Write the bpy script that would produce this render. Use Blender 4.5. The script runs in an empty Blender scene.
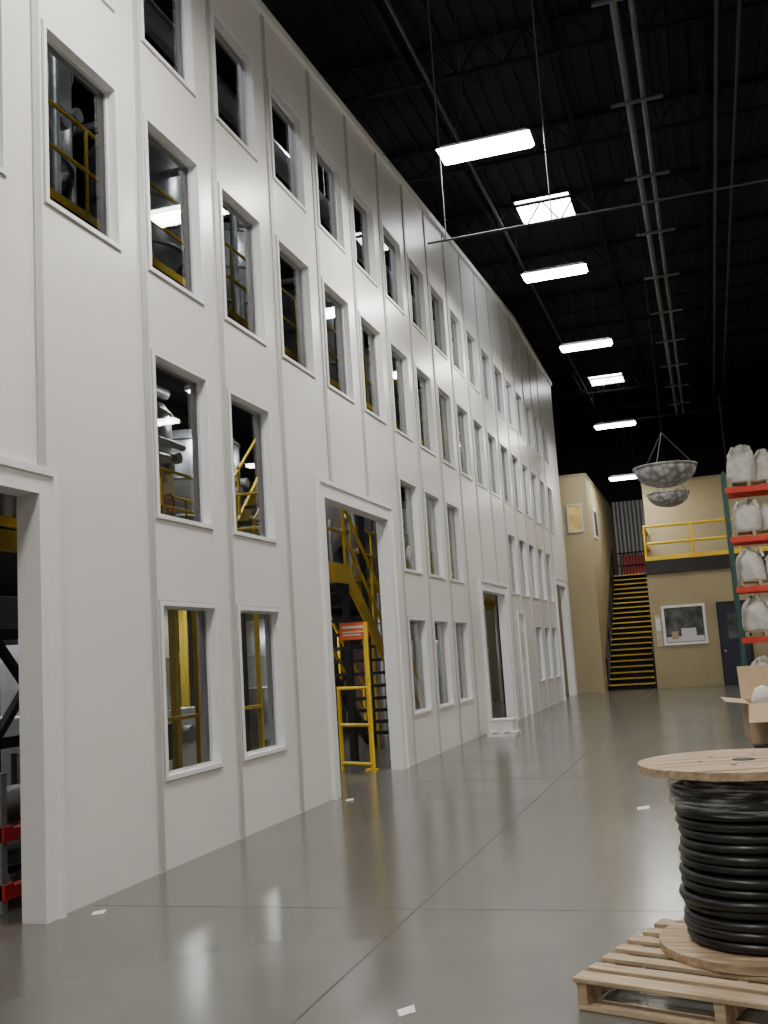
import bpy, math, random
from mathutils import Vector, Matrix
random.seed(4)
D=bpy.data
scn=bpy.context.scene
COL=scn.collection

# ------------------------------------------------------------------ materials
def mat(name,color,rough=0.6,metal=0.0,var=0.08,scale=6.0,bump=0.0,bscale=40.0,emit=None,estr=0.0,spec=0.5):
    m=D.materials.new(name); m.use_nodes=True
    nt=m.node_tree; b=nt.nodes['Principled BSDF']
    b.inputs['Roughness'].default_value=rough
    b.inputs['Metallic'].default_value=metal
    b.inputs['Specular IOR Level'].default_value=spec
    tc=nt.nodes.new('ShaderNodeTexCoord')
    n=nt.nodes.new('ShaderNodeTexNoise'); n.inputs['Scale'].default_value=scale; n.inputs['Detail'].default_value=5
    nt.links.new(tc.outputs['Object'],n.inputs['Vector'])
    r=nt.nodes.new('ShaderNodeValToRGB')
    c=color
    r.color_ramp.elements[0].position=0.3; r.color_ramp.elements[1].position=0.7
    r.color_ramp.elements[0].color=(c[0]*(1-var),c[1]*(1-var),c[2]*(1-var),1)
    r.color_ramp.elements[1].color=(min(1,c[0]*(1+var)),min(1,c[1]*(1+var)),min(1,c[2]*(1+var)),1)
    nt.links.new(n.outputs['Fac'],r.inputs['Fac'])
    nt.links.new(r.outputs['Color'],b.inputs['Base Color'])
    if bump>0:
        n2=nt.nodes.new('ShaderNodeTexNoise'); n2.inputs['Scale'].default_value=bscale
        nt.links.new(tc.outputs['Object'],n2.inputs['Vector'])
        bp=nt.nodes.new('ShaderNodeBump'); bp.inputs['Strength'].default_value=bump; bp.inputs['Distance'].default_value=0.02
        nt.links.new(n2.outputs['Fac'],bp.inputs['Height']); nt.links.new(bp.outputs['Normal'],b.inputs['Normal'])
    if emit:
        b.inputs['Emission Color'].default_value=(*emit,1); b.inputs['Emission Strength'].default_value=estr
    return m

M_wall=mat('white_wall_panel',(0.80,0.785,0.79),0.30,0,0.03,0.7,0.05,3.0)
M_trimw=mat('white_trim',(0.84,0.84,0.87),0.35,0,0.02)
M_batten=mat('grey_batten',(0.47,0.47,0.47),0.45,0,0.05)
M_frame=mat('grey_frame',(0.62,0.62,0.66),0.4,0,0.03)
M_dark=mat('dark_steel',(0.02,0.02,0.022),0.7)
M_ceil=mat('dark_ceiling',(0.012,0.0115,0.014),0.9,0,0.3,0.5,spec=0.2)
M_joist=mat('dark_joist',(0.010,0.0095,0.012),0.9,0,0.2,spec=0.15)
M_decks=mat('deck_steel',(0.02,0.02,0.022),0.8,0,0.2)
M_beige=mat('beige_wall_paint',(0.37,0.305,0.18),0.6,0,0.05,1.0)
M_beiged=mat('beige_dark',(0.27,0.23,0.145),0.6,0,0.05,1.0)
M_yel=mat('safety_yellow',(0.80,0.53,0.02),0.45,0,0.1)
M_yeld=mat('worn_yellow',(0.50,0.35,0.03),0.6,0,0.25,30)
M_black=mat('black_paint',(0.012,0.012,0.013),0.5)
M_silver=mat('stainless',(0.58,0.59,0.62),0.35,0.75,0.15,3.0,0.2,6)
M_galv=mat('galvanised',(0.42,0.43,0.44),0.45,0.6,0.2,8)
M_cond=mat('conduit_grey',(0.10,0.10,0.11),0.6,0.3,0.2,8)
M_conddim=mat('conduit_dim',(0.03,0.03,0.034),0.7,0.2,0.2,8)
M_red=mat('red_paint',(0.50,0.03,0.03),0.5,0,0.1)
M_orange=mat('orange_beam',(0.62,0.045,0.025),0.5,0,0.1)
M_green=mat('green_upright',(0.02,0.075,0.065),0.5,0,0.1)
M_blue=mat('navy_door_paint',(0.015,0.022,0.045),0.45)
M_bag=mat('woven_bag',(0.62,0.61,0.57),0.8,0,0.15,7,0.8,9)
M_card=mat('cardboard',(0.42,0.30,0.19),0.8,0,0.08,5)
M_bag2=mat('notice_board_tan',(0.52,0.46,0.36),0.8,0,0.15,7)
M_rubber=mat('black_cable',(0.010,0.010,0.011),0.33,0,0.2,20)
M_white=mat('white_plastic',(0.80,0.80,0.80),0.5)
M_sign=mat('orange_sign',(0.80,0.16,0.05),0.5)
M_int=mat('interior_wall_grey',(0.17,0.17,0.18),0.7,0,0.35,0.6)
M_pink=mat('pink_machine',(0.35,0.22,0.22),0.6)
M_lamp=mat('lamp_lens',(0.9,0.9,0.9),0.5,0,0,1,0,1,(1.0,0.99,0.90),40.0)
M_sky=mat('skylight_panel',(0.9,0.9,0.9),0.5,0,0,1,0,1,(0.95,0.97,1.0),18.0)
M_yglow=mat('lit_window',(0.5,0.35,0.1),0.5,0,0.5,2,0,1,(1.0,0.7,0.25),0.12)
M_pane=mat('dim_pane',(0.08,0.09,0.09),0.15,0,0.8,2.5)

def glass_mat():
    m=D.materials.new('window_glass'); m.use_nodes=True; nt=m.node_tree
    nt.nodes.clear()
    o=nt.nodes.new('ShaderNodeOutputMaterial'); mx=nt.nodes.new('ShaderNodeMixShader')
    t=nt.nodes.new('ShaderNodeBsdfTransparent'); t.inputs[0].default_value=(0.72,0.76,0.77,1)
    g=nt.nodes.new('ShaderNodeBsdfGlossy'); g.inputs['Roughness'].default_value=0.01
    f=nt.nodes.new('ShaderNodeFresnel'); f.inputs[0].default_value=1.6
    nt.links.new(f.outputs[0],mx.inputs[0]); nt.links.new(t.outputs[0],mx.inputs[1]); nt.links.new(g.outputs[0],mx.inputs[2])
    nt.links.new(mx.outputs[0],o.inputs[0]); return m
M_glass=glass_mat()

def wrap_mat():
    m=D.materials.new('shrink_wrap'); m.use_nodes=True; nt=m.node_tree; nt.nodes.clear()
    o=nt.nodes.new('ShaderNodeOutputMaterial'); mx=nt.nodes.new('ShaderNodeMixShader')
    t=nt.nodes.new('ShaderNodeBsdfTransparent')
    g=nt.nodes.new('ShaderNodeBsdfPrincipled'); g.inputs['Base Color'].default_value=(0.45,0.47,0.53,1); g.inputs['Roughness'].default_value=0.15
    tc=nt.nodes.new('ShaderNodeTexCoord'); mp=nt.nodes.new('ShaderNodeMapping'); mp.inputs['Scale'].default_value=(3,3,40)
    n=nt.nodes.new('ShaderNodeTexNoise'); n.inputs['Scale'].default_value=2.0; n.inputs['Detail'].default_value=4
    r=nt.nodes.new('ShaderNodeValToRGB'); r.color_ramp.elements[0].position=0.44; r.color_ramp.elements[1].position=0.64
    r.color_ramp.elements[0].color=(0.08,0.08,0.08,1); r.color_ramp.elements[1].color=(0.85,0.85,0.85,1)
    bp=nt.nodes.new('ShaderNodeBump'); bp.inputs['Strength'].default_value=0.8
    nt.links.new(tc.outputs['Object'],mp.inputs[0]); nt.links.new(mp.outputs[0],n.inputs['Vector'])
    nt.links.new(n.outputs['Fac'],r.inputs[0]); nt.links.new(r.outputs[0],mx.inputs[0])
    nt.links.new(n.outputs['Fac'],bp.inputs['Height']); nt.links.new(bp.outputs[0],g.inputs['Normal'])
    nt.links.new(t.outputs[0],mx.inputs[1]); nt.links.new(g.outputs[0],mx.inputs[2]); nt.links.new(mx.outputs[0],o.inputs[0]); return m
M_wrap=wrap_mat()

def wood_mat(name,c1,c2):
    m=D.materials.new(name); m.use_nodes=True; nt=m.node_tree; b=nt.nodes['Principled BSDF']
    b.inputs['Roughness'].default_value=0.7
    tc=nt.nodes.new('ShaderNodeTexCoord'); mp=nt.nodes.new('ShaderNodeMapping'); mp.inputs['Scale'].default_value=(2,26,26)
    n=nt.nodes.new('ShaderNodeTexNoise'); n.inputs['Scale'].default_value=1.6; n.inputs['Detail'].default_value=6
    r=nt.nodes.new('ShaderNodeValToRGB'); r.color_ramp.elements[0].position=0.3; r.color_ramp.elements[1].position=0.7
    r.color_ramp.elements[0].color=(*c1,1); r.color_ramp.elements[1].color=(*c2,1)
    nt.links.new(tc.outputs['Object'],mp.inputs[0]); nt.links.new(mp.outputs[0],n.inputs['Vector'])
    nt.links.new(n.outputs['Fac'],r.inputs[0]); nt.links.new(r.outputs[0],b.inputs['Base Color'])
    return m
M_wood=wood_mat('pallet_wood',(0.30,0.21,0.13),(0.55,0.43,0.30))
M_wood2=wood_mat('reel_wood',(0.24,0.165,0.10),(0.50,0.38,0.26))

def floor_mat():
    m=D.materials.new('polished_concrete'); m.use_nodes=True; nt=m.node_tree; b=nt.nodes['Principled BSDF']
    tc=nt.nodes.new('ShaderNodeTexCoord')
    n=nt.nodes.new('ShaderNodeTexNoise'); n.inputs['Scale'].default_value=0.7; n.inputs['Detail'].default_value=5; n.inputs['Roughness'].default_value=0.5
    n2=nt.nodes.new('ShaderNodeTexNoise'); n2.inputs['Scale'].default_value=0.8; n2.inputs['Detail'].default_value=2
    for q in (n,n2): nt.links.new(tc.outputs['Object'],q.inputs['Vector'])
    r=nt.nodes.new('ShaderNodeValToRGB'); r.color_ramp.elements[0].position=0.3; r.color_ramp.elements[1].position=0.72
    r.color_ramp.elements[0].color=(0.108,0.108,0.099,1); r.color_ramp.elements[1].color=(0.140,0.139,0.127,1)
    nt.links.new(n.outputs['Fac'],r.inputs[0]); nt.links.new(r.outputs[0],b.inputs['Base Color'])
    r2=nt.nodes.new('ShaderNodeMapRange'); r2.inputs['From Min'].default_value=0.3; r2.inputs['From Max'].default_value=0.7; r2.inputs['To Min'].default_value=0.17; r2.inputs['To Max'].default_value=0.21
    nt.links.new(n2.outputs['Fac'],r2.inputs['Value']); nt.links.new(r2.outputs[0],b.inputs['Roughness'])
    b.inputs['Specular IOR Level'].default_value=0.65
    return m
M_floor=floor_mat()

def bowl_mat():
    m=D.materials.new('mottled_bowl'); m.use_nodes=True; nt=m.node_tree; b=nt.nodes['Principled BSDF']
    b.inputs['Roughness'].default_value=0.5
    tc=nt.nodes.new('ShaderNodeTexCoord'); v=nt.nodes.new('ShaderNodeTexVoronoi'); v.inputs['Scale'].default_value=9
    r=nt.nodes.new('ShaderNodeValToRGB'); r.color_ramp.elements[0].position=0.2; r.color_ramp.elements[1].position=0.7
    r.color_ramp.elements[0].color=(0.5,0.5,0.49,1); r.color_ramp.elements[1].color=(0.2,0.2,0.2,1)
    nt.links.new(tc.outputs['Object'],v.inputs['Vector']); nt.links.new(v.outputs['Distance'],r.inputs[0]); nt.links.new(r.outputs[0],b.inputs['Base Color'])
    return m
M_bowl=bowl_mat()
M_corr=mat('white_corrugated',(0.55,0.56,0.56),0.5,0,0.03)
M_corrd=mat('corrugated_groove_shade',(0.22,0.225,0.22),0.6,0,0.03)  # darker copy of the white sheet, groove shade painted as colour

# ------------------------------------------------------------------ mesh builder
class MB:
    def __init__(s): s.v=[];s.f=[];s.mi=[];s.sm=[];s.mats=[]
    def m(s,mt):
        if mt not in s.mats: s.mats.append(mt)
        return s.mats.index(mt)
    def face(s,pts,mt,smooth=False):
        b=len(s.v); s.v+= [tuple(p) for p in pts]; s.f.append(tuple(range(b,b+len(pts)))); s.mi.append(s.m(mt)); s.sm.append(smooth)
    def raw(s,vs,fs,mt,smooth=False):
        b=len(s.v); s.v+=[tuple(p) for p in vs]; k=s.m(mt)
        for f in fs: s.f.append(tuple(i+b for i in f)); s.mi.append(k); s.sm.append(smooth)
    def box(s,x0,x1,y0,y1,z0,z1,mt,M=None):
        vs=[Vector(p) for p in ((x0,y0,z0),(x1,y0,z0),(x1,y1,z0),(x0,y1,z0),(x0,y0,z1),(x1,y0,z1),(x1,y1,z1),(x0,y1,z1))]
        if M: vs=[M@p for p in vs]
        s.raw(vs,[(0,3,2,1),(4,5,6,7),(0,1,5,4),(1,2,6,5),(2,3,7,6),(3,0,4,7)],mt)
    def cyl(s,p0,p1,r,mt,seg=10,r2=None,cap=True):
        p0=Vector(p0);p1=Vector(p1); d=(p1-p0)
        if d.length<1e-6: return
        r2=r if r2 is None else r2
        q=d.to_track_quat('Z','Y'); vs=[]
        for p,rr in((p0,r),(p1,r2)):
            for i in range(seg):
                a=2*math.pi*i/seg; vs.append(p+q@Vector((math.cos(a)*rr,math.sin(a)*rr,0)))
        fs=[(i,(i+1)%seg,seg+(i+1)%seg,seg+i) for i in range(seg)]
        s.raw(vs,fs,mt,True)
        if cap:
            s.raw(vs[:seg],[tuple(reversed(range(seg)))],mt); s.raw(vs[seg:],[tuple(range(seg))],mt)
    def beam(s,p0,p1,w,h,mt):
        p0=Vector(p0);p1=Vector(p1);d=p1-p0; L=d.length; d.normalize()
        up=Vector((0,0,1)) if abs(d.z)<0.95 else Vector((0,1,0))
        sd=d.cross(up).normalized(); u=sd.cross(d).normalized()
        vs=[]
        for p in (p0,p1):
            for a,b in((-1,-1),(1,-1),(1,1),(-1,1)): vs.append(p+sd*a*w/2+u*b*h/2)
        s.raw(vs,[(0,3,2,1),(4,5,6,7),(0,1,5,4),(1,2,6,5),(2,3,7,6),(3,0,4,7)],mt)
    def rev(s,c,prof,mt,seg=32,smooth=True):
        vs=[];fs=[];n=len(prof)
        for i in range(seg):
            a=2*math.pi*i/seg
            for r,z in prof: vs.append((c[0]+r*math.cos(a),c[1]+r*math.sin(a),c[2]+z))
        for i in range(seg):
            j=(i+1)%seg
            for k in range(n-1): fs.append((i*n+k,j*n+k,j*n+k+1,i*n+k+1))
        s.raw(vs,fs,mt,smooth)
    def torus(s,c,R,r,mt,tilt=(0,0),seg=48,sg=8):
        vs=[];fs=[]
        E=Matrix.Rotation(tilt[0],3,'X')@Matrix.Rotation(tilt[1],3,'Y')
        for i in range(seg):
            a=2*math.pi*i/seg
            for k in range(sg):
                b=2*math.pi*k/sg; p=Vector(((R+r*math.cos(b))*math.cos(a),(R+r*math.cos(b))*math.sin(a),r*math.sin(b)))
                vs.append(Vector(c)+E@p)
        for i in range(seg):
            j=(i+1)%seg
            for k in range(sg): fs.append((i*sg+k,j*sg+k,j*sg+(k+1)%sg,i*sg+(k+1)%sg))
        s.raw(vs,fs,mt,True)
    def mesh(s,name):
        me=D.meshes.new(name); me.from_pydata(s.v,[],s.f)
        for mt in s.mats: me.materials.append(mt)
        me.polygons.foreach_set('material_index',s.mi); me.polygons.foreach_set('use_smooth',s.sm); me.update(); return me
    def obj(s,name,loc=(0,0,0),rot=(0,0,0),parent=None,bevel=0):
        o=D.objects.new(name,s.mesh(name)); o.location=loc; o.rotation_euler=rot; COL.objects.link(o)
        if parent: o.parent=parent
        if bevel:
            b=o.modifiers.new('bev','BEVEL'); b.width=bevel; b.segments=2; b.limit_method='ANGLE'
        return o
def empty(name,loc=(0,0,0),rot=(0,0,0)):
    o=D.objects.new(name,None); o.location=loc; o.rotation_euler=rot; COL.objects.link(o); return o

# ------------------------------------------------------------------ camera
X=Vector((3330,362,1023)).normalized(); Y=Vector((328,-125,-1023)).normalized()
Z=X.cross(Y).normalized(); X=Y.cross(Z).normalized()
R=Matrix((X,Y,Z))
cam=D.cameras.new('camera'); co=D.objects.new('camera',cam); COL.objects.link(co)
co.matrix_world=Matrix.Translation((0,0,1.5))@R.to_4x4()
cam.sensor_fit='VERTICAL'; cam.sensor_height=24; cam.sensor_width=18; cam.lens=1023/1024*24; cam.clip_end=200
scn.camera=co

# ------------------------------------------------------------------ room shell
WX=-4.15; WT=0.15
YE=32.6; YS=-8.0
CEIL=10.8
def wtop(y):
    if y<26: return 8.12+0.079*max(y,-8)
    return 10.17-0.03*(y-26)
cols=list(range(-9,18))
def cy(k): return 5.87+1.4*k
WW=0.90
opens=[]
doors=[(2.3,5.68,0,2.72,0.17),(11.03,13.5,0,3.4,0.2),(19.45,21.75,0,2.68,0.2),(23.2,24.0,0,2.3,0.08),(29.7,31.7,0,3.3,0.2),(-4.5,-1.3,0,2.72,0.17)]
for d in doors: opens.append(d[:4])
wins=[]
for k in cols:
    y0=cy(k)
    wins.append((y0,3)); wins.append((y0,4))
    if k in (1,2,6,7,8,12,13,14,15,16): wins.append((y0,2))
    if k in (1,2,6,7,8,14,15): wins.append((y0,1))
wins.append((cy(16)-0.1,1))
rowz={1:(0.70,2.03),2:(2.77,4.10),3:(4.86,6.18),4:(6.93,8.05)}
wins=[w for w in wins if not (w[1]==4 and wtop(w[0])<8.45)]
for y0,r in wins: opens.append((y0,y0+WW,rowz[r][0],rowz[r][1]))
ys=sorted(set([YS,YE]+[round(v,4) for o in opens for v in o[:2]]+[26.0]))
zs=sorted(set([0,8.1]+[round(v,4) for o in opens for v in o[2:]]))
def solid(a,b,c,d):
    my=(a+b)/2; mz=(c+d)/2
    for o in opens:
        if o[0]<my<o[1] and o[2]<mz<o[3]: return False
    return True
w=MB()
for i in range(len(ys)-1):
    a,b=ys[i],ys[i+1]
    lim=max([z for z in zs if z<=wtop(a)-0.02])
    for j in range(len(zs)-1):
        c,d=zs[j],zs[j+1]
        if d>lim+1e-6: continue
        if solid(a,b,c,d):
            w.face([(WX,a,c),(WX,b,c),(WX,b,d),(WX,a,d)],M_wall)
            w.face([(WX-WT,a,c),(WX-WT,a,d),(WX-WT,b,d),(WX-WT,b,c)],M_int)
    for XX,m_ in((WX,M_wall),(WX-WT,M_int)):
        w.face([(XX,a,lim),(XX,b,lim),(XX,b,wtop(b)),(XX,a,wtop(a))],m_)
    w.face([(WX,a,wtop(a)),(WX,b,wtop(b)),(WX-WT,b,wtop(b)),(WX-WT,a,wtop(a))],M_wall)
for o in opens:
    a,b,c,d=o
    w.face([(WX,a,c),(WX-WT,a,c),(WX-WT,a,d),(WX,a,d)],M_trimw)
    w.face([(WX,b,c),(WX,b,d),(WX-WT,b,d),(WX-WT,b,c)],M_trimw)
    w.face([(WX,a,d),(WX-WT,a,d),(WX-WT,b,d),(WX,b,d)],M_trimw)
    if c>0: w.face([(WX,a,c),(WX,b,c),(WX-WT,b,c),(WX-WT,a,c)],M_trimw)
w.face([(WX,YE,0),(WX-WT,YE,0),(WX-WT,YE,wtop(YE)),(WX,YE,wtop(YE))],M_wall)
w.obj('wall_left')
wm={}
for r in rowz:
    h=rowz[r][1]-rowz[r][0]; b=MB()
    t=0.035
    b.box(0,0.018,-t,0,-t,h+t,M_trimw); b.box(0,0.018,WW,WW+t,-t,h+t,M_trimw)
    b.box(0,0.018,0,WW,-t,0,M_trimw); b.box(0,0.018,0,WW,h,h+t,M_trimw)
    g=0.010
    b.box(0.0,0.010,-t-g,-t,-t-g,h+t+g,M_batten); b.box(0.0,0.010,WW+t,WW+t+g,-t-g,h+t+g,M_batten)
    b.box(0.0,0.010,-t,WW+t,-t-g,-t,M_batten); b.box(0.0,0.010,-t,WW+t,h+t,h+t+g,M_batten)
    s_=0.018
    b.box(-0.105,-0.06,0,s_,0,h,M_frame); b.box(-0.105,-0.06,WW-s_,WW,0,h,M_frame)
    b.box(-0.105,-0.06,s_,WW-s_,0,s_,M_frame); b.box(-0.105,-0.06,s_,WW-s_,h-s_,h,M_frame)
    b.face([(-0.08,s_,s_),(-0.08,WW-s_,s_),(-0.08,WW-s_,h-s_),(-0.08,s_,h-s_)],M_glass)
    wm[r]=b.mesh('window_row%d'%r)
for n,(y0,r) in enumerate(wins):
    o=D.objects.new('window_%d'%(n+1),wm[r]); o.location=(WX,y0,rowz[r][0]); COL.objects.link(o)
nt_=1
for k in cols:
    yc=cy(k)-0.13; z0=0
    for d in doors:
        if d[0]-d[4]-0.06<yc<d[1]+d[4]+0.06: z0=d[3]+d[4]+0.01
    b=MB(); b.box(0,0.016,-0.04,0.04,z0,wtop(yc)-0.09,M_batten); b.obj('trim_%d'%nt_,(WX,yc,0)); nt_+=1
b=MB()
b.beam((WX+0.03,YS,wtop(YS)-0.03),(WX+0.03,26,wtop(26)-0.03),0.06,0.1,M_trimw)
b.beam((WX+0.03,26,wtop(26)-0.03),(WX+0.03,YE,wtop(YE)-0.03),0.06,0.1,M_trimw)
b.obj('trim_%d'%nt_); nt_+=1
for i,d in enumerate(doors):
    a,bb,c,h,t=d; b=MB()
    p=0.03
    b.box(0,p,a-t,a,0,h+t,M_trimw); b.box(0,p,bb,bb+t,0,h+t,M_trimw); b.box(0,p,a,bb,h,h+t,M_trimw)
    if t>0.1:
        e_=0.012
        b.box(0.0,p+0.02,a-t-e_,a-t+0.04,0,h+t+e_,M_trimw); b.box(0.0,p+0.02,bb+t-0.04,bb+t+e_,0,h+t+e_,M_trimw); b.box(0.0,p+0.019,a-t+0.04,bb+t-0.04,h+t-0.04,h+t+e_,M_trimw)
    if i==3:
        b.box(-0.06,-0.02,a+0.01,bb-0.01,0.01,h-0.01,M_white); b.box(-0.02,-0.005,a+0.2,bb-0.2,1.3,1.9,M_frame)
        b.cyl((-0.02,a+0.08,1.0),(0.05,a+0.08,1.0),0.03,M_galv)
    b.obj('door_%d'%(i+1),(WX,0,0))

b=MB(); b.box(-11.5,9.2,-8.3,43.2,-0.2,0,M_floor); b.obj('floor')
M_joint=mat('floor_joint_dark',(0.055,0.055,0.052),0.5,0,0.3,3)
b=MB()
b.box(-1.857,-1.849,YS,33.9,0,0.0015,M_joint)
for yy in(6.15,12.2,18.3,24.4,30.5): b.box(-4.1,8.8,yy-0.002,yy+0.002,0,0.001,M_joint)
b.box(3.4,3.408,YS,33.9,0,0.0015,M_joint)
b.obj('floor_joint')
b=MB(); b.box(-11.5,9.2,-8.3,43.2,CEIL,CEIL+0.2,M_ceil)
x=-11.2
while x<8.8:
    b.box(x,x+0.09,-8,42.6,CEIL-0.035,CEIL,M_ceil); x+=0.3
b.obj('ceiling')
b=MB()
for i in range(17):
    y=-7+i*3.05
    b.box(-11.2,8.9,y-0.05,y+0.05,CEIL-0.1,CEIL-0.036,M_joist); b.box(-11.2,8.9,y-0.04,y+0.04,CEIL-0.60,CEIL-0.54,M_joist)
    x=-11.2
    while x<8.2:
        b.beam((x,y,CEIL-0.57),(x+0.35,y,CEIL-0.07),0.025,0.025,M_joist); b.beam((x+0.35,y,CEIL-0.07),(x+0.7,y,CEIL-0.57),0.025,0.025,M_joist); x+=0.7
for x in [-10,-8,-6,-3.6,-1.4,0.8,2.8,5,7]:
    b.box(x-0.04,x+0.04,-8,42.5,CEIL-0.25,CEIL-0.12,M_joist)
b.obj('roof_joists')
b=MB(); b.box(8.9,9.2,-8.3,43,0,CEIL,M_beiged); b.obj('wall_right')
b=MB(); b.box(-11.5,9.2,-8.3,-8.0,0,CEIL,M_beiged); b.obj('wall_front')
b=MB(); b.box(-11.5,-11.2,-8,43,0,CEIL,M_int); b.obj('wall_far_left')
TOPB=6.95
b=MB(); b.box(-11.2,9,42.6,43,0,CEIL,M_ceil)
b.obj('wall_back')
b=MB()
for i in range(10):
    x=-3.35+i*0.16
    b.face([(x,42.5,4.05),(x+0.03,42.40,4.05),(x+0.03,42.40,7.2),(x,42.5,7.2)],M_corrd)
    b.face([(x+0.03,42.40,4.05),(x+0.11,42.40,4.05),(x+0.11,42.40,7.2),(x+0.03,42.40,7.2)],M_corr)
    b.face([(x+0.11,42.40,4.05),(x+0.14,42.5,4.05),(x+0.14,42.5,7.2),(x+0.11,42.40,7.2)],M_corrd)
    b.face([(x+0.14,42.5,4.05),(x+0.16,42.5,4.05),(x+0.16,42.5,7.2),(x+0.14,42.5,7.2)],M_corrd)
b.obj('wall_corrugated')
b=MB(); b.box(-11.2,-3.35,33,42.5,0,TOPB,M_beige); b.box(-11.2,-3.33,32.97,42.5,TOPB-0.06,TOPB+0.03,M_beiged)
b.obj('wall_back_left')
def small_window(x0,x1,y,z0,z1,pane,fr=M_white,t=0.06):
    b=MB()
    b.box(x0,x1,y-0.03,y,z0,z1,pane)
    for q in((x0-t,x0,z0-t,z1+t),(x1,x1+t,z0-t,z1+t),(x0,x1,z0-t,z0),(x0,x1,z1,z1+t)): b.box(q[0],q[1],y-0.06,y,q[2],q[3],fr)
    return b
b=small_window(-3.98,-3.6,33,5.15,5.95,M_yglow,M_batten); b.obj('window_%d'%(len(wins)+1))
b=MB(); b.box(0,0.04,0,0.9,0,1.0,M_white); b.box(0.03,0.05,0.08,0.82,0.08,0.92,M_blue); b.obj('window_%d'%(len(wins)+2),(-3.35,34.2,5.0))
DK=4.05
b=MB(); b.box(-1.8,8.9,34,36.5,0,DK-0.12,M_beige); b.box(-1.8,8.9,33.9,36.5,DK-0.42,DK,M_black)
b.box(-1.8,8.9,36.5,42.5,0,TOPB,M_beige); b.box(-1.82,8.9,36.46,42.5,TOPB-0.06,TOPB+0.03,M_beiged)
b.obj('wall_back_office')
b=small_window(-1.38,-0.2,34,1.4,2.5,M_pane,t=0.08)
b.box(-1.36,-0.22,33.955,33.965,1.42,1.58,M_frame); b.box(-0.9,-0.45,33.95,33.96,1.58,1.83,M_frame); b.box(-1.2,-1.0,33.95,33.96,1.5,1.75,M_card); b.obj('window_%d'%(len(wins)+3))
b=MB(); b.box(-1.68,-1.5,33.98,34,1.3,2.3,M_bag2); b.box(-1.66,-1.52,33.975,33.98,1.8,2.2,M_white); b.obj('wall_notice')
b=MB(); b.box(0.22,1.18,33.94,34,0,2.58,M_black); b.box(0.28,1.12,33.9,33.94,0.02,2.5,M_blue); b.box(0.5,0.9,33.88,33.9,1.4,2.2,M_pane); b.cyl((0.36,33.84,1.05),(0.36,33.9,1.05),0.035,M_galv)
b.obj('door_7')
b=MB()
for z in(DK+0.55,DK+1.10): b.cyl((-1.75,33.97,z),(8.8,33.97,z),0.045,M_yel)
b.box(-1.78,8.8,33.93,33.96,DK,DK+0.14,M_yel)
x=-1.75
while x<8.9: b.cyl((x,33.97,DK),(x,33.97,DK+1.12),0.045,M_yel); x+=1.45
for z in(DK+0.55,DK+1.10): b.cyl((-1.75,33.97,z),(-1.75,36.45,z),0.045,M_yel)
b.obj('mezzanine_railing')
b=MB(); n=22; rise=DK/n; run=6.1/n
for i in range(n):
    y=34+i*run
    b.box(-3.3,-1.86,y,y+run+0.02,i*rise+rise-0.04,i*rise+rise,M_black)
    b.box(-3.3,-1.86,y-0.012,y+0.035,i*rise+rise-0.04,i*rise+rise+0.004,M_yeld)
    b.box(-3.3,-1.86,y+run,y+run+0.02,i*rise,i*rise+rise,M_black)
for x in(-3.32,-1.84):
    b.beam((x,33.95,0.05),(x,40.1,DK-0.05),0.04,0.28,M_black)
    b.cyl((x,34.0,1.1),(x,40.1,DK+1.0),0.028,M_black); b.cyl((x,34.0,0.6),(x,40.1,DK+0.5),0.02,M_black)
    for q in range(5): b.cyl((x,34+q*1.525,q/4*DK),(x,34+q*1.525,q/4*DK+1.05),0.028,M_black)
b.box(-3.34,-1.82,40.1,42.39,DK-0.2,DK,M_black)
b.obj('back_staircase')
b=MB()
for z in(DK+0.5,DK+1.0,DK+0.08): b.cyl((-3.3,41.9,z),(-1.85,41.9,z),0.025,M_black)
for q in range(13): b.cyl((-3.3+q*0.12,41.9,DK+0.001),(-3.3+q*0.12,41.9,DK+1.0),0.015,M_black)
b.box(-3.1,-2.0,42.0,42.35,DK+0.001,DK+0.85,M_red); b.box(-3.12,-1.98,41.98,42.35,DK+0.85,DK+0.9,M_red)
b.obj('landing_barrier')

# ------------------------------------------------------------------ hanging lights
def light(x,y,z,top=CEIL,power=70,w=1.2,l=0.42):
    e=empty('fluorescent_high_bay_light',(x,y,z))
    b=MB()
    h=w/2; k=l/2
    b.raw([(-h,-k,0),(h,-k,0),(h,k,0),(-h,k,0),(-h+0.05,-k+0.1,0.1),(h-0.05,-k+0.1,0.1),(h-0.05,k-0.1,0.1),(-h+0.05,k-0.1,0.1)],
          [(4,5,6,7),(0,1,5,4),(1,2,6,5),(2,3,7,6),(3,0,4,7)],M_white)
    for q in range(4):
        yy=-k+0.055+q*(l-0.11)/3
        b.cyl((-h+0.03,yy,-0.012),(h-0.03,yy,-0.012),0.03,M_lamp,8)
    b.box(-h,h,-k,k,0.005,0.012,M_lamp)
    b.obj('housing',parent=e)
    b=MB()
    for sx in(-1,1):
        b.cyl((sx*(h-0.1),0,0.08),(sx*0.25,0,0.6),0.005,M_conddim,6)
        b.cyl((sx*0.25,0,0.6),(sx*0.25,0,top-z-0.02),0.005,M_conddim,6)
    b.obj('hanger_wires',parent=e)
    L=D.lights.new('tube_glow','AREA'); L.shape='RECTANGLE'; L.size=w; L.size_y=l; L.energy=power; L.color=(1,0.95,0.855)
    lo=D.objects.new('tube_glow',L); lo.location=(0,0,-0.06); lo.parent=e; COL.objects.link(lo)
for x,y,z,p in[(-2.12,12.3,7.9,165),(-2.12,18.8,8.5,130),(-2.12,23.9,8.5,95),(-2.12,31,8.0,65),(-2.15,35.0,7.0,50),(-2.12,6,8.0,190),(-2.12,0.5,8.0,190),(-2.12,-5,8.0,170)]:
    light(x,y,z,power=p)
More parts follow.
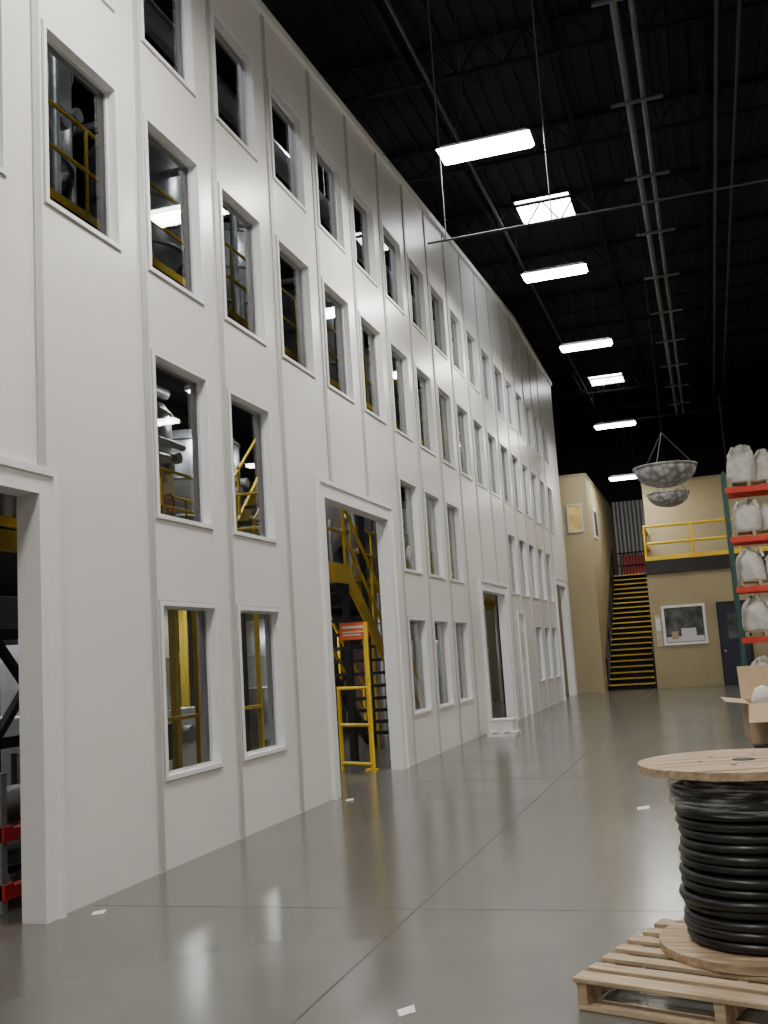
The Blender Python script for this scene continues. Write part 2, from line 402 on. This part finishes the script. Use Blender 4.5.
for y in(-4,3,10,17,24,31): light(5.2,y,8.2,power=105)
for n,(x,y) in enumerate([(-2.43,20.9),(-2.6,36.0),(-2.43,5.0)]):
    b=MB(); b.box(-0.56,0.56,-0.68,0.68,-0.07,-0.04,M_sky)
    for q in((-0.62,-0.56,-0.74,0.74),(0.56,0.62,-0.74,0.74),(-0.56,0.56,-0.74,-0.68),(-0.56,0.56,0.68,0.74)): b.box(q[0],q[1],q[2],q[3],-0.1,-0.002,M_joist)
    b.obj('skylight_window',(x,y,CEIL))
b=MB()
b.cyl((-2.9,12,6.64),(3.5,12,6.64),0.014,M_conddim)
for x in(-2.66,-1.33,2.8): b.cyl((x,12,6.62),(x,12,CEIL-0.02),0.008,M_cond,6)
b.obj('hanging_strut_bar')
b=MB()
zc=9.5
b.cyl((-0.36,-7.9,zc),(-0.36,37.6,zc),0.05,M_cond,10); b.cyl((-0.14,-7.9,zc),(-0.14,37.6,zc),0.04,M_cond,10)
y=-6
while y<37.5:
    b.box(-0.62,0.14,y-0.025,y+0.025,zc-0.09,zc-0.05,M_cond)
    for x in(-0.6,0.12): b.cyl((x,y,zc-0.1),(x,y,CEIL-0.02),0.006,M_joist,6)
    y+=2.6
b.cyl((-3.3,37.6,zc),(1.5,37.6,zc),0.05,M_joist)
b.obj('overhead_conduit')
b=MB()
for x,z,r in((0.95,10.0,0.035),(1.25,10.0,0.025),(-3.2,10.05,0.03)):
    b.cyl((x,-7.9,z),(x,42.4,z),r,M_conddim,8)
    y=-6
    while y<42: b.cyl((x,y,z),(x,y,CEIL-0.04),0.006,M_joist,6); y+=3.05
b.cyl((1.1,37.0,9.9),(1.1,37.0,7.0),0.03,M_conddim,8)
b.obj('sprinkler_pipe')
for x,y,z in((-0.47,18,4.42),(-0.69,27,5.2)):
    b=MB(); Rr=0.52; prof=[]
    for i in range(13):
        a=math.pi/2*i/12; prof.append((Rr*math.sin(a)*1.0,-0.34*math.cos(a)))
    prof+=[(Rr+0.02,0.0),(Rr+0.02,0.025),(Rr-0.02,0.025)]
    for i in range(12,-1,-1):
        a=math.pi/2*i/12; prof.append(((Rr-0.03)*math.sin(a),-0.31*math.cos(a)+0.005))
    b.rev((0,0,0),prof,M_bowl,36)
    for i in range(3):
        a=i*2.1+0.3; b.cyl((Rr*math.cos(a),Rr*math.sin(a),0.02),(0,0,0.62),0.007,M_cond,6)
    b.cyl((0,0,0.6),(0,0,CEIL-z-0.02),0.005,M_joist,6)
    b.cyl((0,0,-0.33),(0,0,0.1),0.1,M_galv,12)
    for i in range(7):
        a=i*0.9; b.cyl((0,0,0.0),(0.4*math.cos(a),0.4*math.sin(a),0.07),0.012,M_dark,6)
    b.obj('hanging_bowl_fixture',(x,y,z))

# ------------------------------------------------------------------ pallet rack with bags
RX0,RX1,RY0,RY1=0.72,3.6,28.0,29.1
b=MB()
for x in(RX0,RX1):
    for y in(RY0,RY1):
        b.box(x-0.055,x+0.055,y-0.04,y+0.04,0,5.75,M_green); b.box(x-0.09,x+0.09,y-0.08,y+0.08,0,0.012,M_yel)
    z=0.3
    while z<5.2:
        b.beam((x,RY0,z),(x,RY1,z+0.55),0.03,0.03,M_green); b.beam((x,RY1,z+0.55),(x,RY0,z+1.1),0.03,0.03,M_green); z+=1.1
lv=[1.3,2.6,3.9,5.2]
for z in lv:
    for y in(RY0-0.02,RY1+0.02): b.box(RX0,RX1,y-0.03,y+0.03,z-0.02,z+0.13,M_orange)
    for x in[RX0+0.2+i*0.35 for i in range(8)]: b.box(x,x+0.1,RY0,RY1,z+0.13,z+0.15,M_wood)
b.box(RX0-0.1,RX0+0.1,RY0-0.15,RY0-0.08,0,0.5,M_yel)
b.obj('pallet_rack')
def bag(x,y,z,w,d,h,m_,name='bulk_bag',slump=0.1):
    b=MB(); vs=[];fs=[]; n=28; mz=12
    ph=random.random()*6
    for j in range(mz+1):
        t=j/mz
        s=0.88+0.14*math.sin(math.pi*min(1,t*1.1))**0.6-0.12*t
        if t>0.75: s*=1-((t-0.75)/0.25)**2*0.6
        for i in range(n):
            a=2*math.pi*i/n; c_,s_=math.cos(a),math.sin(a)
            k=1/((abs(c_)**3.2+abs(s_)**3.2)**(1/3.2))
            wob=1+0.06*math.sin(3*a+ph+4*t)+0.04*math.sin(7*a+9*t+ph)+random.uniform(-.018,.018)
            vs.append((w/2*k*c_*s*wob*0.9+slump*t*t*math.sin(ph),d/2*k*s_*s*wob*0.9,t*h*(1+0.12*math.sin(2*a+ph)*t)))
    for j in range(mz):
        for i in range(n): fs.append((j*n+i,j*n+(i+1)%n,(j+1)*n+(i+1)%n,(j+1)*n+i))
    fs.append(tuple(reversed(range(n)))); fs.append(tuple(range(mz*n,mz*n+n)))
    b.raw(vs,fs,m_,True)
    for sx in(-1,1):
        q=(sx*w*0.25,-d*0.25,h*0.85)
        b.beam(q,(q[0]+0.05,q[1]-0.08,h*1.02),0.09,0.015,m_); b.beam((q[0]+0.05,q[1]-0.08,h*1.02),(q[0]+0.1*sx,q[1]-0.16,h*0.75),0.08,0.015,m_)
    b.cyl((0,0,h*0.9),(0.08,0.02,h*1.12),0.14,m_,10,0.05)
    return b.obj(name,(x,y,z))
for i,z in enumerate([0.0]+lv):
    zz=z+0.151 if z>0 else 0.0
    for x in(1.34,2.62):
        p=MB()
        for q in range(5): p.box(-0.5,0.5,-0.5+q*0.22,-0.38+q*0.22,0.1,0.12,M_wood)
        for q in(-0.5,-0.05,0.42): p.box(q,q+0.08,-0.5,0.5,0,0.1,M_wood)
        p.obj('wooden_pallet',(x,28.55,zz))
        hh=[0.75,0.80,0.78,0.76,0.92][i]+random.uniform(-.05,.05)
        bag(x-0.17,28.45,zz+0.121,0.80,0.85,hh,M_bag); bag(x+0.42,28.6,zz+0.121,0.58,0.8,hh*0.85,M_bag)

# ------------------------------------------------------------------ cable reel on pallet
e=empty('wooden_pallet',(0.04,4.80,0),(0,0,math.radians(-19)))
b=MB()
for u in(-0.6,-0.02,0.555): b.box(u,u+0.045,-0.5,0.5,0.02,0.11,M_wood)
nb=7
for q in range(nb):
    v=-0.5+q*(0.91/(nb-1)); wv=0.115 if q in(0,nb-1) else 0.09
    b.box(-0.62+random.uniform(-.01,.01),0.61,v-0.01,v+wv-0.02,0.11,0.13,M_wood)
for v in(-0.5,-0.05,0.4): b.box(-0.6,0.6,v,v+0.1,0,0.02,M_wood)
b.obj('pallet_boards',parent=e,bevel=0.003)
RC=(0.08,5.03)
e=empty('cable_reel',(RC[0],RC[1],0.131),(0,0,math.radians(-12)))
def flange(z,Rr,th,name,ang):
    b=MB(); n=8; wd=2*Rr/n
    for i in range(n):
        a=-Rr+i*wd+0.003; c_=a+wd-0.006
        pts=[]
        m_=6
        for q in range(m_+1):
            y=a+(c_-a)*q/m_; pts.append((math.sqrt(max(0,Rr*Rr-y*y)),y))
        for q in range(m_,-1,-1):
            y=a+(c_-a)*q/m_; pts.append((-math.sqrt(max(0,Rr*Rr-y*y)),y))
        k=len(pts); dz=random.uniform(-.002,.002)
        vs=[(p[0],p[1],z+dz) for p in pts]+[(p[0],p[1],z+th+dz) for p in pts]
        b.raw(vs,[tuple(reversed(range(k))),tuple(range(k,2*k))]+[(q,(q+1)%k,k+(q+1)%k,k+q) for q in range(k)],M_wood2)
    for q in range(6):
        a=q*math.pi/3
        b.cyl((0.2*math.cos(a),0.2*math.sin(a),z),(0.2*math.cos(a),0.2*math.sin(a),z+th+0.006),0.012,M_galv,8)
    b.cyl((0,0,z+th-0.002),(0,0,z+th+0.003),0.05,M_dark,20)
    b.obj(name,parent=e,rot=(0,0,ang))
flange(0.003,0.45,0.035,'bottom_flange',0.2)
flange(0.775,0.47,0.035,'top_flange',0.5)
b=MB(); b.cyl((0,0,0.04),(0,0,0.774),0.2,M_wood2,24); b.obj('core_drum',parent=e)
b=MB(); nr=15; rr=0.0235
for i in range(nr):
    z=0.042+rr+i*0.0445
    b.torus((random.uniform(-.008,.008),random.uniform(-.008,.008),z),0.305+random.uniform(-.009,.009)+0.008*math.sin(i*0.5),rr,M_rubber,(random.uniform(-.016,.016),random.uniform(-.016,.016)),56,8)
    b.torus((0,0,z),0.26,rr,M_rubber,(0,0),40,6)
b.torus((0.01,0,0.715),0.26,rr,M_rubber,(0.03,0.01),56,8); b.torus((0,0,0.72),0.22,rr,M_rubber,(0,0.01),56,8)
b.obj('cable_coil',parent=e)
b=MB()
vs=[];fs=[];n=96;pr=[(0.28,0.772),(0.325,0.76),(0.340,0.73),(0.346,0.70),(0.343,0.67),(0.348,0.64),(0.341,0.61)]
for i in range(n):
    a=2*math.pi*i/n
    for k,(r_,z) in enumerate(pr):
        r2=r_+0.004*math.sin(9*a+k)+random.uniform(-.002,.002); vs.append((r2*math.cos(a),r2*math.sin(a),z+0.006*math.sin(5*a+k)*(k>1)))
for i in range(n):
    j=(i+1)%n
    for k in range(len(pr)-1): fs.append((i*len(pr)+k,j*len(pr)+k,j*len(pr)+k+1,i*len(pr)+k+1))
b.raw(vs,fs,M_wrap,True); b.obj('shrink_wrap_band',parent=e)

b=MB()
b.box(0,0.9,0,0.8,0.12,0.80,M_dark)
for q in(0,0.4,0.8): b.box(q,q+0.1,0,0.8,0,0.12,M_wood)
for q in(0.02,0.42,0.8): b.box(q,q+0.06,-0.012,0,0.12,0.80,M_dark)
b.obj('dark_equipment_crate',(0.2,7.0,0))
b=MB(); t=0.008; W,Dp,H=0.7,0.6,0.26
b.box(0,W,0,Dp,0,t,M_card); b.box(0,W,0,t,0,H,M_card); b.box(0,W,Dp-t,Dp,0,H,M_card); b.box(0,t,t,Dp-t,0,H,M_card); b.box(W-t,W,t,Dp-t,0,H,M_card)
def flap(p,q,o): b.face([p,q,Vector(q)+Vector(o),Vector(p)+Vector(o)],M_card)
flap((0,0,H),(0,Dp,H),(-0.14,0,0.02)); flap((W,0,H),(W,Dp,H),(0.2,0,0.1)); flap((0,0,H),(W,0,H),(-0.03,-0.26,-0.10)); flap((0,Dp,H),(W,Dp,H),(0,0.10,0.22))
for q in range(5): b.rev((0.12+q*0.12,0.3,H-0.02),[(0,0.12),(0.05,0.10),(0.08,0.03),(0.06,-0.05),(0,-0.2)],M_bag,10)
b.obj('cardboard_box',(0.18,7.1,0.80),(0,0,0.05))

b=MB()
for q in range(3): b.box(0,0.5,q*0.22,q*0.22+0.1,0,0.05,M_white)
for q in range(3): b.box(q*0.2,q*0.2+0.1,0,0.56,0.05,0.07,M_white)
b.box(0.05,0.45,0.08,0.5,0.07,0.28,M_white); b.box(0.03,0.47,0.06,0.52,0.28,0.295,M_trimw)
b.obj('white_carton_on_pallet',(-3.95,18.1,0))
for x,y,s in((-0.8,9.75,0.07),(-1.42,4.35,0.05),(-3.95,5.9,0.05),(-3.95,10.7,0.05)):
    b=MB(); b.raw([(0,0,0.002),(s*1.6,0.01,0.004),(s*1.8,s,0.02),(s*.9,s*1.3,0.004),(0.01,s,0.012)],[(0,1,2,4),(2,3,4)],M_white); b.obj('paper_scrap',(x,y,0),(0,0,random.random()))

# ------------------------------------------------------------------ interior behind the wall
def railing(b,pts,z,h=1.07,m_=M_yel,r=0.022):
    for i in range(len(pts)-1):
        a=Vector((*pts[i],z)); c_=Vector((*pts[i+1],z)); L=(c_-a).length; n=max(1,round(L/1.2))
        for zz in(h,h*0.55): b.cyl(a+Vector((0,0,zz)),c_+Vector((0,0,zz)),r,m_,8)
        b.beam(a+Vector((0,0,0.06)),c_+Vector((0,0,0.06)),0.01,0.10,m_)
        for q in range(n+1):
            p=a.lerp(c_,q/n); b.cyl(p,p+Vector((0,0,h)),r,m_,8)
b=MB()
for z,x1,ya,yb in((3.0,-6.45,-2,12.6),(3.0,-6.45,18.6,32),(3.0,-7.4,12.6,18.6),(6.4,-6.0,-4,32)):
    b.box(-11.1,x1,ya,yb,z-0.08,z,M_decks); b.beam((x1,ya,z-0.13),(x1,yb,z-0.13),0.1,0.2,M_yeld if z<4 else M_decks)
    railing(b,[(x1,ya),(x1,yb)],z)
    y=ya+1
    while y<yb: b.box(x1-0.09,x1,y,y+0.09,0,z-0.08,M_yeld if z<4 else M_dark); y+=4.2
b.obj('process_mezzanine')
def tank(x,y,z0,z1,r,m_=M_silver,legs=0.8):
    b=MB(); h=z1-z0
    b.rev((0,0,0),[(0.12,legs*0.5),(r,legs+0.3),(r,h-0.25),(r*0.9,h-0.1),(r*0.5,h),(0,h+0.02)],m_,28)
    for zz in(legs+0.3,(legs+h)/2,h-0.25): b.torus((0,0,zz),r,0.03,M_galv,(0,0),28,6)
    for q in range(4):
        a=q*math.pi/2+0.78; b.cyl((r*math.cos(a),r*math.sin(a),0),(r*math.cos(a),r*math.sin(a),legs+0.5),0.05,M_galv,8)
    b.cyl((0,0,legs*0.5),(0,0,0.1),0.12,m_,12)
    b.cyl((r*0.4,0,h-0.05),(r*0.4,0,h+0.3),0.09,M_galv,10); b.cyl((r*0.4,0,h+0.28),(r*0.4,0.9,h+0.28),0.09,M_galv,10)
    for q in range(3): b.cyl((r*0.97,-0.25+q*0.25,h*0.5+0.2*q),(r*1.12,-0.25+q*0.25,h*0.5+0.2*q),0.09,M_galv,12)
    b.obj('process_tank',(x,y,z0))
for x,y,z0,z1,r in((-7.5,11.3,3.0,5.7,0.7),(-8.4,13.6,3.0,5.7,0.8),(-8.6,16.2,3.0,5.7,0.9),(-7.6,19.6,3.0,5.7,0.8),(-7.7,23,3.0,5.8,0.8),(-7.7,27.5,3.0,5.8,0.8),
                 (-7.4,9.6,6.4,9.0,0.8),(-7.4,12.6,6.4,9.2,0.7),(-7.4,15.5,6.4,9.0,0.8),(-7.4,19.5,6.4,9.2,0.8),(-7.5,24,6.4,9.2,0.8),(-7.5,28.5,6.4,9.2,0.8),
                 (-8.4,13.5,0,2.6,0.8),(-8.4,18.5,0,2.6,0.9),(-8.6,7.0,0,2.5,0.8),(-8.0,26,0,2.6,0.8)): tank(x,y,z0,z1,r)
b=MB()
for z,x,r in((5.4,-5.4,0.12),(8.8,-5.3,0.15)):
    b.cyl((x,-4,z),(x,32,z),r,M_silver,12)
    y=-3
    while y<32: b.torus((x,y,z),r+0.005,0.02,M_galv,(math.pi/2,0),14,6); b.cyl((x,y,z),(x,y,CEIL-0.7),0.01,M_galv,6); y+=3
yy=1.0
while yy<31:
    if not 12.6<yy<18.6:
        x=-6.2+random.uniform(-.1,.1); r=random.choice((0.05,0.08,0.12)); z1=random.choice((4.6,5.2,5.9))
        b.cyl((x,yy,0.0),(x,yy,2.8),r,M_silver,10); 
        x2=-6.8
        b.cyl((x2,yy,3.0),(x2,yy,z1),r,M_silver,10); b.cyl((x2,yy,z1),(x2,yy+0.8,z1),r,M_silver,10)
        b.cyl((x2,yy,3.7),(x2+0.2,yy,3.7),0.06,M_galv,10); b.torus((x2+0.2,yy,3.7),0.12,0.015,M_red,(0,math.pi/2),16,6)
        for zz in(1.0,2.2): b.torus((x,yy,zz),r+0.02,0.02,M_galv,(0,0),14,6)
    x=-6.5; z1=random.choice((7.8,8.6,9.4)); b.cyl((x,yy+0.6,6.4),(x,yy+0.6,z1),0.06,M_galv,8); b.cyl((x,yy+0.6,z1),(x-0.8,yy+0.6,z1),0.06,M_galv,8)
    yy+=1.55
b.obj('process_piping')
b=MB()
for y in(8.5,10.1,11.7):
    b.box(-5.4,-5.35,y,y+0.05,0,2.5,M_yel)
b.box(-5.4,-5.35,8.55,11.7,2.45,2.5,M_yel); b.box(-5.4,-5.35,8.55,11.7,1.0,1.04,M_yel)
b.obj('yellow_guard_frame')
def machine(x,y,w_,d,h,m_):
    b=MB(); b.box(0,w_,0,d,0.12,h*0.6,m_); b.box(0.1,w_-0.1,0.1,d-0.3,h*0.6,h,m_); b.box(w_,w_+0.02,0.2,d*0.5,0.4,h*0.5,M_dark)
    for a in(0.05,w_-0.15):
        for c_ in(0.05,d-0.15): b.box(a,a+0.1,c_,c_+0.1,0,0.12,M_dark)
    b.cyl((w_*0.5,d*0.4,h),(w_*0.5,d*0.4,h+0.4),0.12,M_silver,14); b.cyl((w_,d*0.7,h*0.4),(w_+0.12,d*0.7,h*0.4),0.12,M_galv,14)
    b.obj('process_machine',(x,y,0),bevel=0.01)
for x,y,w_,d,h,m_ in((-7.5,9.3,0.8,1.3,1.9,M_silver),(-7.5,11.3,0.8,1.3,1.7,M_white),(-7.6,20.9,0.8,1.2,1.8,M_pink),(-7.6,23.9,0.8,1.5,1.9,M_silver),(-7.6,28,0.8,1.5,1.9,M_white)): machine(x,y,w_,d,h,m_)
b=MB(); n=13; ST,SB,SH=14.3,17.9,2.8
x0,x1=-6.1,-5.1
for i in range(n):
    t=(i+0.5)/n; y=SB-(SB-ST)*t; z=SH*(i+1)/n
    b.box(x0,x1,y-0.15,y+0.15,z-0.05,z,M_black)
for x in(x0-0.03,x1+0.03):
    b.beam((x,SB+0.1,0.05),(x,ST,SH-0.02),0.05,0.24,M_yel if x>-5.5 else M_black)
    for hh in(0.55,1.05): b.cyl((x,SB,hh),(x,ST,SH+hh),0.026,M_yel,8)
    for q in(0,0.33,0.66,1): b.cyl((x,SB-(SB-ST)*q,SH*q),(x,SB-(SB-ST)*q,SH*q+1.05),0.026,M_yel,8)
b.box(x0-0.05,x1+0.05,12.75,ST+0.1,SH-0.12,SH,M_black); b.box(x1+0.05,x1+0.08,12.75,ST+0.1,SH-0.18,SH+0.1,M_yel)
railing(b,[(x1+0.03,ST),(x1+0.03,12.8),(x0,12.8)],SH)
for x in(x0,x1):
    for y in(12.8,ST): b.box(x-0.05,x+0.05,y-0.05,y+0.05,0,SH-0.1,M_black)
for i in range(12):
    t=(i+0.5)/12; b.box(-7.2,-6.45,14.2+3.6*t-0.12,14.2+3.6*t+0.12,2.7+3.5*(i+1)/12-0.04,2.7+3.5*(i+1)/12,M_black)
for x in(-7.23,-6.42):
    b.beam((x,14.1,2.7),(x,17.8,6.2),0.05,0.22,M_yel); b.cyl((x,14.1,3.7),(x,17.0,6.2),0.024,M_yel,8)
    for q in(0,0.33,0.66): b.cyl((x,14.1+3.7*q,2.7+3.5*q),(x,14.1+3.7*q,3.72+3.3*q),0.024,M_yel,8)
b.obj('yellow_staircase')
bag(-8.9,19.0,3.0,1.1,1.1,1.0,M_bag)
bag(-7.0,21.4,3.0,0.8,0.9,1.2,M_bag); bag(-7.1,25.2,3.0,0.8,0.9,1.2,M_bag)
bag(-6.9,9.2,3.0,0.7,0.8,1.0,M_bag); 
b=MB()
g0=Vector((-5.05,13.65,0)); g1=Vector((-4.5,13.35,0))
for p in(g0,g1): b.cyl(p,p+Vector((0,0,1.15 if p is g0 else 2.0)),0.028,M_yel,8)
for z in(0.10,0.62,1.12): b.cyl(g0+Vector((0,0,z)),g1+Vector((0,0,z)),0.025,M_yel,8)
b.obj('yellow_safety_gate')
b=MB(); b.box(-0.2,0.2,-0.008,0,0,0.24,M_sign); b.box(-0.16,0.16,-0.01,-0.008,0.16,0.19,M_white); b.box(-0.16,0.16,-0.01,-0.008,0.10,0.115,M_white); b.box(-0.16,0.10,-0.01,-0.008,0.06,0.075,M_white)
b.box(0.12,0.15,0,0.03,-1.78,0.2,M_yel); b.box(0.05,0.22,-0.08,0.12,-1.78,-1.76,M_yel)
b.obj('warning_sign',(-4.72,13.5,1.78),(0,0,math.radians(10)))
b=MB()
for z in(0.08,0.45):
    b.box(-5.8,-4.6,5.9,6.0,z,z+0.1,M_red); b.box(-5.8,-4.6,7.5,7.6,z,z+0.1,M_red); b.box(-4.68,-4.6,6.0,7.5,z,z+0.08,M_red); b.box(-5.3,-5.2,6.0,7.5,z,z+0.08,M_red)
for x in(-5.8,-4.68):
    for y in(5.9,7.54): b.box(x,x+0.06,y,y+0.06,0,0.9,M_galv)
b.box(-5.5,-4.8,6.1,7.4,0.2,0.24,M_dark); b.cyl((-5.1,6.1,0.62),(-5.1,7.4,0.62),0.12,M_galv,14)
b.obj('red_roller_stand')
b=MB()
for z in(0.9,1.9): b.box(-6.4,-6.3,5.6,10.0,z,z+0.1,M_dark)
for q in range(4):
    y=6.0+q
    b.beam((-6.35,y,0.95),(-6.35,y+1,1.95),0.07,0.07,M_dark); b.beam((-6.35,y+1,0.95),(-6.35,y,1.95),0.07,0.07,M_dark); b.box(-6.4,-6.3,y-0.05,y+0.05,0,2.8,M_dark)
b.obj('braced_steel_frame')
for x,y,z,p in((-5.2,8.5,9.6,60),(-5.2,14,9.6,55),(-5.2,20,9.6,50),(-5.2,27,9.6,40),(-5.2,2,9.6,50)):  # invented pendants, added to light the interior from above
    e=empty('added_pendant_light',(x,y,z)); b=MB()
    b.rev((0,0,0),[(0.22,0.0),(0.2,0.08),(0.07,0.2),(0.05,0.3),(0,0.3)],M_galv,20); b.cyl((0,0,0.3),(0,0,CEIL-z-0.02),0.008,M_joist,6)
    b.rev((0,0,0.05),[(0,-0.07),(0.05,-0.05),(0.07,0),(0.05,0.05),(0,0.07)],M_lamp,12)
    b.obj('shade',parent=e)
    L=D.lights.new('added_pendant_glow','POINT'); L.energy=p; L.shadow_soft_size=0.08; lo=D.objects.new('added_pendant_glow',L); lo.location=(0,0,-0.12); lo.parent=e; COL.objects.link(lo)
for x,y,z,p in((-8.8,8.5,2.5,40),(-6.9,10.2,5.95,50),(-6.9,13,2.5,25),(-7.6,15,5.95,45),(-6.9,18.8,5.95,35),(-7.0,16,2.5,40),(-6.9,22,2.5,30),(-6.9,25,5.95,30),(-6.9,28,2.5,30),(-6.9,30,5.95,25)):  # invented strip lamps, added so the machinery shows through the windows
    e=empty('added_strip_light',(x,y,z)); b=MB(); b.box(-0.08,0.08,-0.6,0.6,0.02,0.1,M_white); b.cyl((0,-0.58,0),(0,0.58,0),0.025,M_lamp,8)
    tp=(6.32-z if z>3 else 2.92-z)
    for q in(-0.4,0.4): b.cyl((0,q,0.1),(0,q,tp),0.01,M_galv,6)
    b.obj('added_strip_body',parent=e)
    L=D.lights.new('added_strip_glow','AREA'); L.shape='RECTANGLE'; L.size=0.1; L.size_y=1.2; L.energy=p; lo=D.objects.new('added_strip_glow',L); lo.location=(0,0,-0.04); lo.parent=e; COL.objects.link(lo)

wd=D.worlds.new('world'); scn.world=wd; wd.use_nodes=True
bg=wd.node_tree.nodes['Background']; bg.inputs[0].default_value=(0.5,0.55,0.65,1); bg.inputs[1].default_value=0.15
